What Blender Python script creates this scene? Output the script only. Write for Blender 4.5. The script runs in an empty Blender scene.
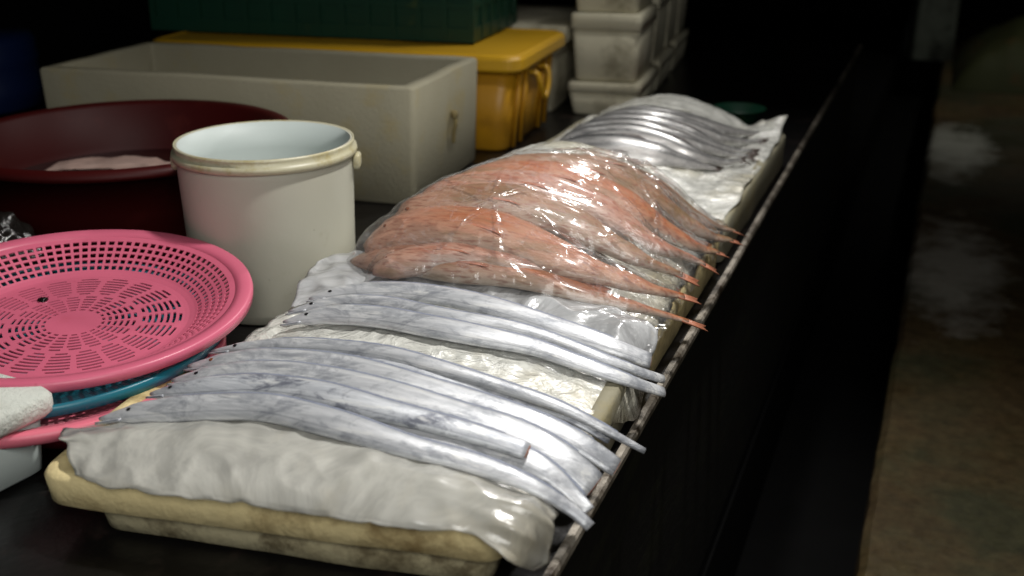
import bpy, bmesh, math, random
from mathutils import Vector, Matrix, noise
random.seed(7)
C = bpy.context.scene.collection
PI = math.pi
# ------------------------------------------------------------------ measured layout (metres, world space)
HAIRTAIL={'a':[(-0.934,0.974,0.85),(-0.871,0.995,0.8626),(-0.788,1.007,0.8778),(-0.704,1.013,0.8876),(-0.616,1.004,0.8897),(-0.522,1.0,0.8821),(-0.439,1.011,0.8685),(-0.367,1.013,0.8537),(-0.322,1.021,0.8291),(-0.296,1.016,0.8148)],
'b':[(-0.905,1.039,0.8604),(-0.818,1.05,0.8778),(-0.75,1.062,0.8881),(-0.66,1.058,0.8948),(-0.574,1.052,0.8925),(-0.498,1.058,0.8837),(-0.436,1.064,0.873),(-0.39,1.066,0.8636)],
'c':[(-0.921,1.103,0.8489),(-0.818,1.116,0.8698),(-0.706,1.11,0.8845),(-0.6,1.1,0.8861),(-0.502,1.097,0.8763),(-0.425,1.101,0.8628),(-0.358,1.091,0.8476),(-0.314,1.088,0.8217)],
'd':[(-0.573,1.049,0.8794),(-0.483,1.052,0.8684),(-0.412,1.066,0.8552),(-0.366,1.062,0.8455),(-0.33,1.057,0.8255),(-0.308,1.047,0.8135)],
'e':[(-0.925,1.145,0.8511),(-0.809,1.15,0.8744),(-0.696,1.144,0.8882),(-0.587,1.131,0.8884),(-0.492,1.135,0.8778),(-0.414,1.14,0.8636),(-0.349,1.141,0.844),(-0.303,1.145,0.819)],
'f':[(-0.855,1.194,0.8618),(-0.713,1.174,0.8829),(-0.607,1.171,0.8854),(-0.51,1.177,0.8765),(-0.431,1.187,0.863),(-0.369,1.184,0.8501),(-0.326,1.19,0.8273)],
'g':[(-0.912,1.184,0.8599),(-0.835,1.191,0.8757),(-0.739,1.192,0.8904),(-0.645,1.19,0.896),(-0.555,1.183,0.8918),(-0.471,1.184,0.8804),(-0.39,1.185,0.8646),(-0.339,1.191,0.8441),(-0.283,1.205,0.8137)],
'h':[(-0.887,1.408,0.8612),(-0.825,1.431,0.8735),(-0.737,1.433,0.8866),(-0.646,1.421,0.892),(-0.561,1.411,0.8884),(-0.464,1.404,0.8752),(-0.388,1.404,0.8602),(-0.333,1.423,0.8372)],
'i':[(-0.893,1.355,0.858),(-0.817,1.384,0.873),(-0.726,1.376,0.8857),(-0.633,1.354,0.89),(-0.542,1.362,0.8844),(-0.467,1.367,0.8737),(-0.39,1.362,0.8586),(-0.337,1.381,0.8373),(-0.308,1.404,0.8214)],
'j':[(-0.882,1.323,0.8553),(-0.812,1.344,0.8689),(-0.723,1.338,0.881),(-0.634,1.322,0.885),(-0.557,1.325,0.8811),(-0.485,1.335,0.8717),(-0.418,1.335,0.8594),(-0.355,1.341,0.8431),(-0.301,1.381,0.8126)]}
REDFISH={'a':[(-0.88,1.538,0.8818),(-0.784,1.528,0.9041),(-0.686,1.512,0.9081),(-0.603,1.518,0.9066),(-0.522,1.524,0.8967),(-0.442,1.53,0.8806),(-0.382,1.547,0.8662),(-0.313,1.584,0.8402)],
'b':[(-0.854,1.538,0.9081),(-0.771,1.58,0.9381),(-0.682,1.584,0.9475),(-0.591,1.577,0.9396),(-0.501,1.562,0.9184),(-0.423,1.575,0.899),(-0.369,1.59,0.8825),(-0.331,1.623,0.8658)],
'c':[(-0.824,1.58,0.9253),(-0.761,1.64,0.9557),(-0.66,1.662,0.9707),(-0.563,1.665,0.9577),(-0.482,1.66,0.9319),(-0.413,1.661,0.9053),(-0.377,1.673,0.8903),(-0.348,1.686,0.8775)],
'd':[(-0.799,1.619,0.9414),(-0.742,1.682,0.9712),(-0.644,1.717,0.986),(-0.54,1.732,0.9677),(-0.468,1.731,0.9387),(-0.406,1.73,0.9087),(-0.36,1.759,0.8856),(-0.331,1.785,0.866)],
'e':[(-0.767,1.653,0.9583),(-0.7,1.715,0.9862),(-0.604,1.758,0.992),(-0.52,1.784,0.972),(-0.449,1.793,0.939),(-0.388,1.802,0.9048),(-0.347,1.825,0.8805),(-0.324,1.867,0.8626)],
'f':[(-0.747,1.703,0.9721),(-0.667,1.754,0.9941),(-0.582,1.804,0.9952),(-0.51,1.844,0.9756),(-0.451,1.869,0.9433),(-0.39,1.889,0.9049),(-0.345,1.918,0.8746),(-0.317,1.965,0.8558)],
'g':[(-0.692,1.745,0.9831),(-0.619,1.803,0.9956),(-0.551,1.884,0.9859),(-0.499,1.938,0.962),(-0.443,1.953,0.931),(-0.387,1.964,0.8949),(-0.353,1.987,0.8724),(-0.324,2.038,0.8506)],
'h':[(-0.805,1.47,0.8965),(-0.751,1.499,0.9108),(-0.691,1.522,0.9212),(-0.607,1.528,0.9197),(-0.528,1.541,0.9118),(-0.462,1.545,0.8976)]}
GREYFISH={'a':[(-0.818,2.364,0.8739),(-0.723,2.386,0.8915),(-0.636,2.415,0.8948),(-0.557,2.433,0.8835),(-0.492,2.46,0.8664),(-0.45,2.496,0.8523)],
'b':[(-0.811,2.4,0.8901),(-0.744,2.453,0.908),(-0.667,2.481,0.9158),(-0.584,2.489,0.9065),(-0.498,2.484,0.8816),(-0.441,2.522,0.8611),(-0.405,2.582,0.855)],
'c':[(-0.807,2.463,0.8959),(-0.735,2.505,0.9146),(-0.654,2.523,0.9198),(-0.571,2.534,0.9074),(-0.492,2.565,0.8831),(-0.439,2.608,0.8608),(-0.398,2.627,0.855)],
'd':[(-0.79,2.519,0.9049),(-0.719,2.55,0.9213),(-0.641,2.569,0.9236),(-0.559,2.589,0.9087),(-0.487,2.602,0.8825),(-0.436,2.658,0.8595),(-0.398,2.681,0.855)],
'e':[(-0.772,2.559,0.9129),(-0.7,2.598,0.9281),(-0.629,2.616,0.9273),(-0.548,2.648,0.9096),(-0.483,2.678,0.8837),(-0.436,2.757,0.8603),(-0.392,2.798,0.855)],
'f':[(-0.753,2.617,0.9176),(-0.68,2.649,0.9294),(-0.608,2.667,0.9237),(-0.542,2.716,0.9062),(-0.484,2.778,0.8801),(-0.436,2.877,0.8553),(-0.392,2.932,0.85)]}
SHEET={'front':[[(-0.977,0.96,0.836),(-0.931,0.988,0.838),(-0.828,0.999,0.859),(-0.717,1.009,0.8746),(-0.601,1.0,0.8771),(-0.499,1.003,0.8669),(-0.415,1.012,0.8518),(-0.357,1.017,0.8371),(-0.334,1.021,0.8217)],[(-0.936,0.905,0.86),(-0.887,0.936,0.862),(-0.796,0.957,0.869),(-0.695,0.975,0.874),(-0.585,0.972,0.876),(-0.48,0.964,0.874),(-0.396,0.965,0.866),(-0.349,0.97,0.856),(-0.325,0.974,0.836)],[(-0.922,0.902,0.856),(-0.87,0.909,0.856),(-0.771,0.923,0.862),(-0.672,0.938,0.866),(-0.569,0.942,0.867),(-0.47,0.943,0.865),(-0.4,0.946,0.858),(-0.352,0.956,0.848),(-0.326,0.975,0.82)],[(-0.904,0.884,0.85),(-0.853,0.888,0.849),(-0.756,0.891,0.853),(-0.664,0.904,0.855),(-0.56,0.915,0.856),(-0.474,0.925,0.853),(-0.407,0.934,0.849),(-0.351,0.938,0.842),(-0.33,0.98,0.798)],[(-0.888,0.873,0.843),(-0.844,0.868,0.842),(-0.752,0.876,0.844),(-0.654,0.889,0.845),(-0.56,0.901,0.845),(-0.479,0.91,0.844),(-0.409,0.926,0.842),(-0.355,0.934,0.826),(-0.33,0.97,0.785)],[(-0.881,0.866,0.838),(-0.843,0.862,0.836),(-0.752,0.87,0.837),(-0.655,0.885,0.837),(-0.557,0.896,0.837),(-0.477,0.906,0.837),(-0.407,0.922,0.836),(-0.353,0.921,0.815),(-0.345,0.965,0.775)]],
'mid':[[(-0.936,1.522,0.88),(-0.911,1.571,0.885),(-0.812,1.584,0.886),(-0.697,1.574,0.886),(-0.582,1.552,0.884),(-0.475,1.534,0.878),(-0.386,1.504,0.872),(-0.335,1.487,0.86)],[(-0.935,1.472,0.872),(-0.878,1.511,0.884),(-0.789,1.537,0.89),(-0.673,1.52,0.89),(-0.564,1.504,0.888),(-0.459,1.484,0.882),(-0.375,1.462,0.872),(-0.334,1.473,0.845)],[(-0.925,1.434,0.862),(-0.856,1.47,0.876),(-0.771,1.501,0.882),(-0.66,1.489,0.882),(-0.551,1.471,0.882),(-0.449,1.452,0.876),(-0.373,1.43,0.866),(-0.338,1.457,0.83)],[(-0.912,1.396,0.85),(-0.85,1.442,0.866),(-0.761,1.479,0.872),(-0.652,1.472,0.874),(-0.543,1.447,0.874),(-0.45,1.431,0.868),(-0.376,1.414,0.858),(-0.344,1.448,0.82)]]}

# ------------------------------------------------------------------ materials
def new_mat(name):
    m = bpy.data.materials.new(name); m.use_nodes = True
    return m, m.node_tree.nodes, m.node_tree.links, m.node_tree.nodes['Principled BSDF']
def coords(N, L, scale=(1,1,1), kind='Object', loc=(0,0,0)):
    t = N.new('ShaderNodeTexCoord'); mp = N.new('ShaderNodeMapping')
    mp.inputs['Scale'].default_value = scale; mp.inputs['Location'].default_value = loc
    L.new(t.outputs[kind], mp.inputs['Vector']); return mp.outputs['Vector']
def noise_tex(N, L, v, scale, detail=4, rough=.6, dist=0):
    n = N.new('ShaderNodeTexNoise'); n.inputs['Scale'].default_value = scale
    n.inputs['Detail'].default_value = detail; n.inputs['Roughness'].default_value = rough
    n.inputs['Distortion'].default_value = dist
    L.new(v, n.inputs['Vector']); return n.outputs['Fac']
def ramp(N, L, f, stops):
    r = N.new('ShaderNodeValToRGB'); e = r.color_ramp.elements
    while len(e) < len(stops): e.new(.5)
    for el, (p, c) in zip(e, stops):
        el.position = p; el.color = (c, c, c, 1) if isinstance(c, (int, float)) else (*c, 1)
    L.new(f, r.inputs['Fac']); return r.outputs['Color']
def mix(N, L, f, a, b, mode='MIX'):
    m = N.new('ShaderNodeMix'); m.data_type = 'RGBA'; m.blend_type = mode
    if isinstance(f, (int, float)): m.inputs[0].default_value = f
    else: L.new(f, m.inputs[0])
    for k, s in ((6, a), (7, b)):
        if isinstance(s, tuple): m.inputs[k].default_value = (*s, 1)
        else: L.new(s, m.inputs[k])
    return m.outputs[2]
def bump(N, L, b, h, strength, dist=.004):
    n = N.new('ShaderNodeBump'); n.inputs['Strength'].default_value = strength; n.inputs['Distance'].default_value = dist
    L.new(h, n.inputs['Height']); L.new(n.outputs['Normal'], b.inputs['Normal']); return n
def plain(name, c1, c2, scale=8, rough=.5, dirt=None, dirt_scale=5, dirt_at=.6, dirt_amt=.8, bstr=.3, bscale=60, metal=0, stretch=(1,1,1), spots=None, spec=.5, sub=0):
    m, N, L, b = new_mat(name)
    v = coords(N, L, stretch)
    col = mix(N, L, noise_tex(N, L, v, scale), c1, c2)
    if dirt:
        f = ramp(N, L, noise_tex(N, L, v, dirt_scale, 7, .7), [(dirt_at-.07, 0.0), (dirt_at+.08, dirt_amt)])
        col = mix(N, L, f, col, dirt)
    if spots:
        f = ramp(N, L, noise_tex(N, L, v, 85, 4, .6), [(.69, 0.0), (.76, .6)])
        col = mix(N, L, f, col, spots)
    L.new(col, b.inputs['Base Color'])
    b.inputs['Roughness'].default_value = rough; b.inputs['Metallic'].default_value = metal
    b.inputs['Specular IOR Level'].default_value = spec
    if sub:
        b.inputs['Subsurface Weight'].default_value = sub; b.inputs['Subsurface Radius'].default_value = (.02,.02,.02); b.inputs['Subsurface Scale'].default_value = .5
    if bstr: bump(N, L, b, noise_tex(N, L, v, bscale, 5, .6), bstr)
    return m
M = {}
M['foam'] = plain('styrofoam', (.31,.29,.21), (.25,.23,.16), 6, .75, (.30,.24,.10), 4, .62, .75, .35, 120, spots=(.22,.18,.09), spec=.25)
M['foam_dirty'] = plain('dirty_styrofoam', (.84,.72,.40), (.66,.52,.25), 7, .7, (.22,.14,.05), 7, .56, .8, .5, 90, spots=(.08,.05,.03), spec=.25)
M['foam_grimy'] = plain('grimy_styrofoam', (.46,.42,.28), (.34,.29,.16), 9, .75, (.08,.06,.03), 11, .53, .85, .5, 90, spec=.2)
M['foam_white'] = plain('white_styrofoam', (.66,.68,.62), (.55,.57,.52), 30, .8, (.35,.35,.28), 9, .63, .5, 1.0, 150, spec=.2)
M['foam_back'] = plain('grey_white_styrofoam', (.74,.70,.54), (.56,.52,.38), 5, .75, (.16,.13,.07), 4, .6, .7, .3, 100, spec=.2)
M['pail'] = plain('white_pail_plastic', (.49,.48,.40), (.42,.41,.33), 4, .45, (.30,.26,.15), 6, .68, .6, .1, 40, spots=(.20,.15,.08))
M['pail_rim'] = plain('stained_pail_rim', (.50,.48,.37), (.38,.35,.20), 9, .4, (.30,.24,.08), 14, .58, .8, .2, 60)
M['pail_in'] = plain('pail_inner', (.52,.58,.56), (.45,.50,.48), 4, .5, bstr=0)
M['pink'] = plain('pink_plastic', (.66,.15,.23), (.58,.11,.19), 5, .38, (.55,.10,.14), 8, .66, .5, .08, 60, spots=(.42,.06,.10))
M['pinkl'] = plain('pale_pink_plastic', (.78,.20,.27), (.70,.14,.20), 5, .4, bstr=.08)
M['teal'] = plain('teal_plastic', (.01,.18,.24), (.006,.10,.15), 6, .35, bstr=.1)
M['tub'] = plain('maroon_plastic', (.045,.003,.0025), (.034,.002,.002), 3, .5, (.10,.015,.01), 6, .66, .4, .06, 30, spec=.2)
M['yellow'] = plain('yellow_plastic', (.52,.27,.012), (.42,.19,.008), 4, .42, (.24,.11,.01), 5, .62, .7, .1, 40)
M['yellow_cover'] = plain('yellow_cover_plastic', (.62,.36,.015), (.50,.27,.012), 4, .4, (.30,.16,.02), 7, .66, .6, .1, 40)
M['green'] = plain('dark_green_plastic', (.003,.045,.022), (.002,.028,.015), 8, .4, (.10,.13,.02), 8, .66, .6, .1, 40)
M['blue'] = plain('dark_blue_plastic', (.003,.015,.08), (.002,.01,.05), 4, .5, bstr=.1)
M['red'] = plain('red_plastic', (.30,.01,.03), (.18,.008,.02), 4, .5, bstr=.1)
M['rope'] = plain('old_rope', (.25,.20,.08), (.12,.09,.04), 60, .9, bstr=.8, bscale=250)
M['table'] = plain('wet_black_tabletop', (.006,.005,.005), (.003,.003,.003), 6, .32, (.03,.02,.017), 9, .64, .8, .5, 25, spec=.35)
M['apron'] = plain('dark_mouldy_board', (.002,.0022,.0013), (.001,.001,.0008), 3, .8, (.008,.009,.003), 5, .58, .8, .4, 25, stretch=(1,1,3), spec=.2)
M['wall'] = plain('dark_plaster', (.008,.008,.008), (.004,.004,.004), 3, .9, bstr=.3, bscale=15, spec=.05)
M['eye'] = plain('fish_eye', (.02,.02,.025), (.01,.01,.01), 4, .12, bstr=0)
M['redeye'] = plain('brown_fish_eye', (.25,.08,.03), (.12,.04,.02), 4, .15, bstr=0)
M['cut'] = plain('cut_fish_flesh', (.45,.22,.15), (.30,.12,.08), 60, .4, bstr=.4)
M['black_bag'] = plain('black_wet_plastic', (.012,.010,.008), (.006,.005,.005), 9, .2, (.09,.06,.03), 10, .62, .7, .9, 35)
M['tarp'] = plain('olive_tarpaulin', (.06,.068,.025), (.035,.038,.016), 2, .7, (.10,.05,.015), 4, .6, .7, .6, 9, spec=.2)
M['post'] = plain('grey_concrete_post', (.20,.22,.18), (.05,.06,.045), 3, .8, (.01,.01,.008), 4, .55, .8, .4, 20, spec=.2)
M['lamp'] = plain('lamp_enamel', (.05,.05,.05), (.03,.03,.03), 4, .4, bstr=0)

def lip_mat():
    m, N, L, b = new_mat('worn_metal_edge')
    v = coords(N, L)
    f = ramp(N, L, noise_tex(N, L, v, 14, 8, .75), [(.40, 0.0), (.60, 1.0)])
    col = mix(N, L, f, (.05,.035,.022), (.40,.36,.30))
    f2 = ramp(N, L, noise_tex(N, L, v, 3.1, 3, .6), [(.40, 0.0), (.55, 1.0)])
    col = mix(N, L, f2, (.03,.025,.018), col)
    L.new(col, b.inputs['Base Color']); b.inputs['Roughness'].default_value = .45; b.inputs['Metallic'].default_value = .2
    bump(N, L, b, noise_tex(N, L, v, 60, 6, .7), .6); return m
M['lip'] = lip_mat()
def floor_mat():
    m, N, L, b = new_mat('wet_stained_concrete')
    v = coords(N, L)
    col = mix(N, L, ramp(N, L, noise_tex(N, L, v, 2.2, 8, .7), [(.35, 0.0), (.65, 1.0)]), (.045,.030,.013), (.15,.098,.042))
    col = mix(N, L, ramp(N, L, noise_tex(N, L, v, 1.1, 5, .65), [(.45, 0.0), (.58, .85)]), col, (.035,.04,.02))
    fine = ramp(N, L, noise_tex(N, L, v, 22, 6, .75), [(.3, .55), (.7, 1.35)])
    col = mix(N, L, 1.0, col, fine, 'MULTIPLY')
    # pale scum patch with a ragged outline beside the drain, and a smaller one further on
    def patch(center, size, col, tone, amt):
        vm = N.new('ShaderNodeMapping'); vm.vector_type = 'TEXTURE'
        vm.inputs['Location'].default_value = center; vm.inputs['Scale'].default_value = size
        t = N.new('ShaderNodeTexCoord'); L.new(t.outputs['Object'], vm.inputs['Vector'])
        ln = N.new('ShaderNodeVectorMath'); ln.operation = 'LENGTH'; L.new(vm.outputs['Vector'], ln.inputs[0])
        ns = noise_tex(N, L, v, 4.5, 7, .7)
        ad = N.new('ShaderNodeMath'); ad.operation = 'MULTIPLY_ADD'; L.new(ns, ad.inputs[0]); ad.inputs[1].default_value = 2.4
        L.new(ln.outputs['Value'], ad.inputs[2])
        f = ramp(N, L, ad.outputs[0], [(.0, amt), (1.0, 0.0)])
        r = N.new('ShaderNodeMapRange'); r.inputs[1].default_value = 1.55; r.inputs[2].default_value = 2.25
        r.inputs[3].default_value = amt; r.inputs[4].default_value = 0.0; L.new(ad.outputs[0], r.inputs[0])
        return mix(N, L, r.outputs[0], col, tone)
    col = patch((.16, 4.55, 0), (.22, .75, 1), col, (.42,.39,.33), .95)
    col = patch((.16, 6.7, 0), (.22, .75, 1), col, (.50,.50,.44), .9)
    L.new(col, b.inputs['Base Color'])
    L.new(ramp(N, L, noise_tex(N, L, v, 2.5, 4, .6), [(.35, .35), (.65, .8)]), b.inputs['Roughness'])
    b.inputs['Specular IOR Level'].default_value = .25
    bump(N, L, b, noise_tex(N, L, v, 18, 8, .7), .5, .01); return m
M['floor'] = floor_mat()

def uv_nodes(N, L):
    t = N.new('ShaderNodeUVMap'); s = N.new('ShaderNodeSeparateXYZ'); L.new(t.outputs['UV'], s.inputs[0]); return s.outputs['X'], s.outputs['Y']
def silver_mat(name, light, mid, dark, rough=.3, metal=.55, dark_back=.75, smear=.5, wide=False):
    # skin of a silvery fish: dark line along the back, fine length-wise streaks, dull slime smears
    m, N, L, b = new_mat(name)
    U, V = uv_nodes(N, L)
    v = coords(N, L, (2.2, 26, 26))
    col = mix(N, L, ramp(N, L, noise_tex(N, L, v, 3, 6, .7), [(.38, 0.0), (.60, 1.0)]), mid, light)
    v2 = coords(N, L, (1, 2.2, 2.2))
    col = mix(N, L, ramp(N, L, noise_tex(N, L, v2, 11, 8, .75, .8), [(.50, 0.0), (.60, smear)]), col, dark)
    v3 = coords(N, L, (.6, 4, 4))
    col = mix(N, L, ramp(N, L, noise_tex(N, L, v3, 16, 5, .7, .4), [(.56, 0.0), (.64, .7)]), col, (.82,.82,.80))
    # dusky back, thin lateral line low on the flank, darker from the front edge round the underside
    band = ramp(N, L, V, [(0.0, dark_back), (.05, dark_back*.8), (.13, .05), (.335, .0), (.35, dark_back*.55), (.365, .0), (.47, .0), (.56, dark_back*.5), (.88, .2), (.95, dark_back)])
    if wide: band = ramp(N, L, V, [(0.0, 1.0), (.10, .95), (.20, .35), (.24, .8), (.28, .12), (.60, 0.0), (.84, .6), (.92, 1.0)])
    col = mix(N, L, band, col, dark)
    head = ramp(N, L, U, [(.0, .55), (.07, .35), (.16, 0.0)])
    col = mix(N, L, head, col, tuple(c*.8 for c in mid))
    L.new(col, b.inputs['Base Color']); b.inputs['Metallic'].default_value = metal
    L.new(ramp(N, L, noise_tex(N, L, v2, 9, 5, .6), [(.3, rough*.8), (.7, rough*1.5)]), b.inputs['Roughness'])
    b.inputs['Coat Weight'].default_value = .35; b.inputs['Coat Roughness'].default_value = .16
    bump(N, L, b, noise_tex(N, L, coords(N, L, (1, 5, 5)), 22, 6, .7), .35, .003)
    return m
M['silver'] = silver_mat('silver_fish_skin', (.70,.71,.73), (.46,.475,.50), (.13,.145,.18), .36, .28)
M['silver_dull'] = silver_mat('dull_silver_fish_skin', (.70,.72,.75), (.42,.44,.48), (.10,.11,.15), .42, .28, .9, .8)
M['grey'] = silver_mat('grey_fish_skin', (.52,.50,.48), (.34,.33,.32), (.025,.03,.035), .28, .3, 1.0, .25, wide=True)
M['grey_tail'] = plain('grey_fish_fin', (.12,.09,.075), (.06,.045,.04), 40, .45, bstr=.5, bscale=150)
M['fin'] = plain('silver_fish_fin', (.30,.33,.42), (.15,.17,.22), 60, .4, bstr=.4, bscale=300)
def red_mat(name, back, side, belly):
    m, N, L, b = new_mat(name)
    U, V = uv_nodes(N, L)
    v = coords(N, L, (1.4, 6, 6))
    n1 = ramp(N, L, noise_tex(N, L, v, 9, 7, .7), [(.35, 0.0), (.62, 1.0)])
    base = mix(N, L, n1, side, back)
    bf = ramp(N, L, V, [(.0, 0.0), (.27, 0.0), (.40, .55), (.5, .95), (.72, .95), (.85, .2), (1.0, 0.0)])
    base = mix(N, L, bf, base, belly)
    hd = ramp(N, L, U, [(.0, .75), (.16, .6), (.30, 0.0)])
    base = mix(N, L, hd, base, (.47,.27,.19))
    sp = ramp(N, L, noise_tex(N, L, v, 30, 3, .5), [(.52, 0.0), (.64, .55)])
    base = mix(N, L, sp, base, (.20,.05,.02))
    ol = ramp(N, L, noise_tex(N, L, coords(N, L, (1, 4, 4)), 6, 5, .7), [(.52, 0.0), (.62, .6)])
    base = mix(N, L, ol, base, (.20,.13,.06))
    L.new(base, b.inputs['Base Color']); b.inputs['Roughness'].default_value = .35
    b.inputs['Coat Weight'].default_value = .4; b.inputs['Coat Roughness'].default_value = .15
    bump(N, L, b, noise_tex(N, L, v, 45, 6, .7), .4, .003); return m
M['redA'] = red_mat('orange_red_fish_skin', (.36,.10,.03), (.37,.17,.085), (.50,.41,.33))
M['redB'] = red_mat('brownish_red_fish_skin', (.20,.11,.05), (.33,.175,.10), (.46,.38,.32))
M['redC'] = red_mat('pale_pink_fish_skin', (.36,.13,.075), (.42,.26,.19), (.52,.44,.39))
M['redfin'] = plain('red_fish_fin', (.46,.17,.09), (.34,.13,.08), 50, .4, bstr=.5, bscale=200)

def film_mat(name, base_op, ridge_op, tone, rough=.14, scale=9, dens=.62, stain=None, bs=.6, gl=.3, lo=.80, trl=0, fk=1.0):
    # plastic film: mostly see-through, milky along creases, glossy all over
    m = bpy.data.materials.new(name); m.use_nodes = True
    N, L = m.node_tree.nodes, m.node_tree.links; N.clear()
    out = N.new('ShaderNodeOutputMaterial'); v = coords(N, L)
    wr = N.new('ShaderNodeTexNoise'); wr.inputs['Scale'].default_value = scale; wr.inputs['Detail'].default_value = 5
    wr.inputs['Roughness'].default_value = .62; wr.inputs['Distortion'].default_value = 1.2
    L.new(v, wr.inputs['Vector'])
    # ridged: 1-|2n-1|
    a = N.new('ShaderNodeMath'); a.operation = 'MULTIPLY_ADD'; a.inputs[1].default_value = 2; a.inputs[2].default_value = -1; L.new(wr.outputs['Fac'], a.inputs[0])
    ab = N.new('ShaderNodeMath'); ab.operation = 'ABSOLUTE'; L.new(a.outputs[0], ab.inputs[0])
    rg = N.new('ShaderNodeMath'); rg.operation = 'SUBTRACT'; rg.inputs[0].default_value = 1; L.new(ab.outputs[0], rg.inputs[1])
    op = ramp(N, L, rg.outputs[0], [(lo, base_op), (.99, ridge_op)])
    bp = N.new('ShaderNodeBump'); bp.inputs['Strength'].default_value = bs; bp.inputs['Distance'].default_value = .006
    L.new(rg.outputs[0], bp.inputs['Height'])
    tr = N.new('ShaderNodeBsdfTransparent')
    df = N.new('ShaderNodeBsdfPrincipled'); df.inputs['Roughness'].default_value = rough + .15
    col = tone
    if stain:
        f = ramp(N, L, noise_tex(N, L, v, 5, 4, .6), [(.52, 0.0), (.72, .8)])
        c = mix(N, L, f, tone, stain); L.new(c, df.inputs['Base Color'])
    else: df.inputs['Base Color'].default_value = (*tone, 1)
    L.new(bp.outputs['Normal'], df.inputs['Normal'])
    tl = N.new('ShaderNodeBsdfTranslucent'); tl.inputs['Color'].default_value = (*tone, 1); s0 = N.new('ShaderNodeMixShader'); s0.inputs[0].default_value = trl
    L.new(df.outputs[0], s0.inputs[1]); L.new(tl.outputs[0], s0.inputs[2])
    s1 = N.new('ShaderNodeMixShader'); L.new(op, s1.inputs[0]); L.new(tr.outputs[0], s1.inputs[1]); L.new(s0.outputs[0], s1.inputs[2])
    gs = N.new('ShaderNodeBsdfGlossy'); gs.inputs['Roughness'].default_value = rough; L.new(bp.outputs['Normal'], gs.inputs['Normal'])
    fr = N.new('ShaderNodeFresnel'); fr.inputs['IOR'].default_value = 1.5; L.new(bp.outputs['Normal'], fr.inputs['Normal'])
    fm = N.new('ShaderNodeMath'); fm.operation = 'MULTIPLY_ADD'; fm.inputs[1].default_value = fk; fm.inputs[2].default_value = gl; fm.use_clamp = True
    L.new(fr.outputs[0], fm.inputs[0])
    s2 = N.new('ShaderNodeMixShader'); L.new(fm.outputs[0], s2.inputs[0]); L.new(s1.outputs[0], s2.inputs[1]); L.new(gs.outputs[0], s2.inputs[2])
    L.new(s2.outputs[0], out.inputs['Surface']); return m
M['clear_film'] = film_mat('clear_plastic_wrap', .03, .10, (.80,.80,.82), .15, 9, .6, bs=.15, gl=.02, lo=.955, fk=.45)
M['milky_film'] = film_mat('milky_plastic_bag', .66, .92, (.88,.87,.80), .22, 6, .6, (.74,.66,.48), .35, .03, trl=.45)
M['bag_film'] = film_mat('cloudy_plastic_bag', .50, .85, (.76,.77,.78), .18, 7, .6, None, .5, .04, trl=.35)
M['liner'] = film_mat('white_plastic_liner', .80, .97, (.74,.74,.68), .22, 16, .6, (.62,.56,.38), .8, .06)
M['ice'] = plain('crushed_ice', (.62,.64,.62), (.44,.46,.45), 40, .35, (.50,.46,.34), 6, .6, .6, 1.0, 90)

# ------------------------------------------------------------------ helpers
def link_mesh(name, bm, mat, parent=None, smooth=True, origin=None, normals=True):
    if normals: bmesh.ops.recalc_face_normals(bm, faces=bm.faces)
    if origin is None:
        xs = [v.co for v in bm.verts]
        origin = Vector(((min(c.x for c in xs)+max(c.x for c in xs))/2, (min(c.y for c in xs)+max(c.y for c in xs))/2, min(c.z for c in xs)))
    if parent is not None: origin = parent.location
    origin = Vector(origin)
    for v in bm.verts: v.co -= origin
    me = bpy.data.meshes.new(name); bm.to_mesh(me); bm.free()
    for p in me.polygons: p.use_smooth = smooth
    o = bpy.data.objects.new(name, me); C.objects.link(o)
    if isinstance(mat, str): mat = M[mat]
    me.materials.append(mat)
    if parent is None: o.location = origin
    else: o.parent = parent
    return o
def thing(name, loc, label, cat, group=None):
    o = bpy.data.objects.new(name, None); C.objects.link(o); o.location = loc; o.empty_display_size = .05
    return tag(o, label, cat, group)
def tag(o, label, cat, group=None, kind=None):
    o['label'] = label; o['category'] = cat
    if group: o['group'] = group
    if kind: o['kind'] = kind
    return o
def struct(o): o['kind'] = 'structure'; return o
def box(bm, x0, x1, y0, y1, z0, z1, mtx=None):
    vs = [bm.verts.new((x, y, z)) for x in (x0, x1) for y in (y0, y1) for z in (z0, z1)]
    for f in ((0,1,3,2),(4,6,7,5),(0,4,5,1),(2,3,7,6),(0,2,6,4),(1,5,7,3)): bm.faces.new([vs[i] for i in f])
    if mtx:
        for v in vs: v.co = mtx @ v.co
    return vs
def bevel(o, w=.004, seg=2, angle=35):
    m = o.modifiers.new('bevel', 'BEVEL'); m.width = w; m.segments = seg; m.limit_method = 'ANGLE'; m.angle_limit = math.radians(angle); return o
def rr_loop(w, d, r, n=5, k=6):
    pts = []
    for cx, cy, a0 in ((w/2-r, d/2-r, 0), (-w/2+r, d/2-r, 90), (-w/2+r, -d/2+r, 180), (w/2-r, -d/2+r, 270)):
        arc = [(cx+r*math.cos(math.radians(a0+90*i/n)), cy+r*math.sin(math.radians(a0+90*i/n))) for i in range(n+1)]
        pts.append(arc)
    out = []
    for i in range(4):
        out += pts[i]; a = pts[i][-1]; b = pts[(i+1) % 4][0]
        out += [(a[0]+(b[0]-a[0])*j/k, a[1]+(b[1]-a[1])*j/k) for j in range(1, k)]
    return out
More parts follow.
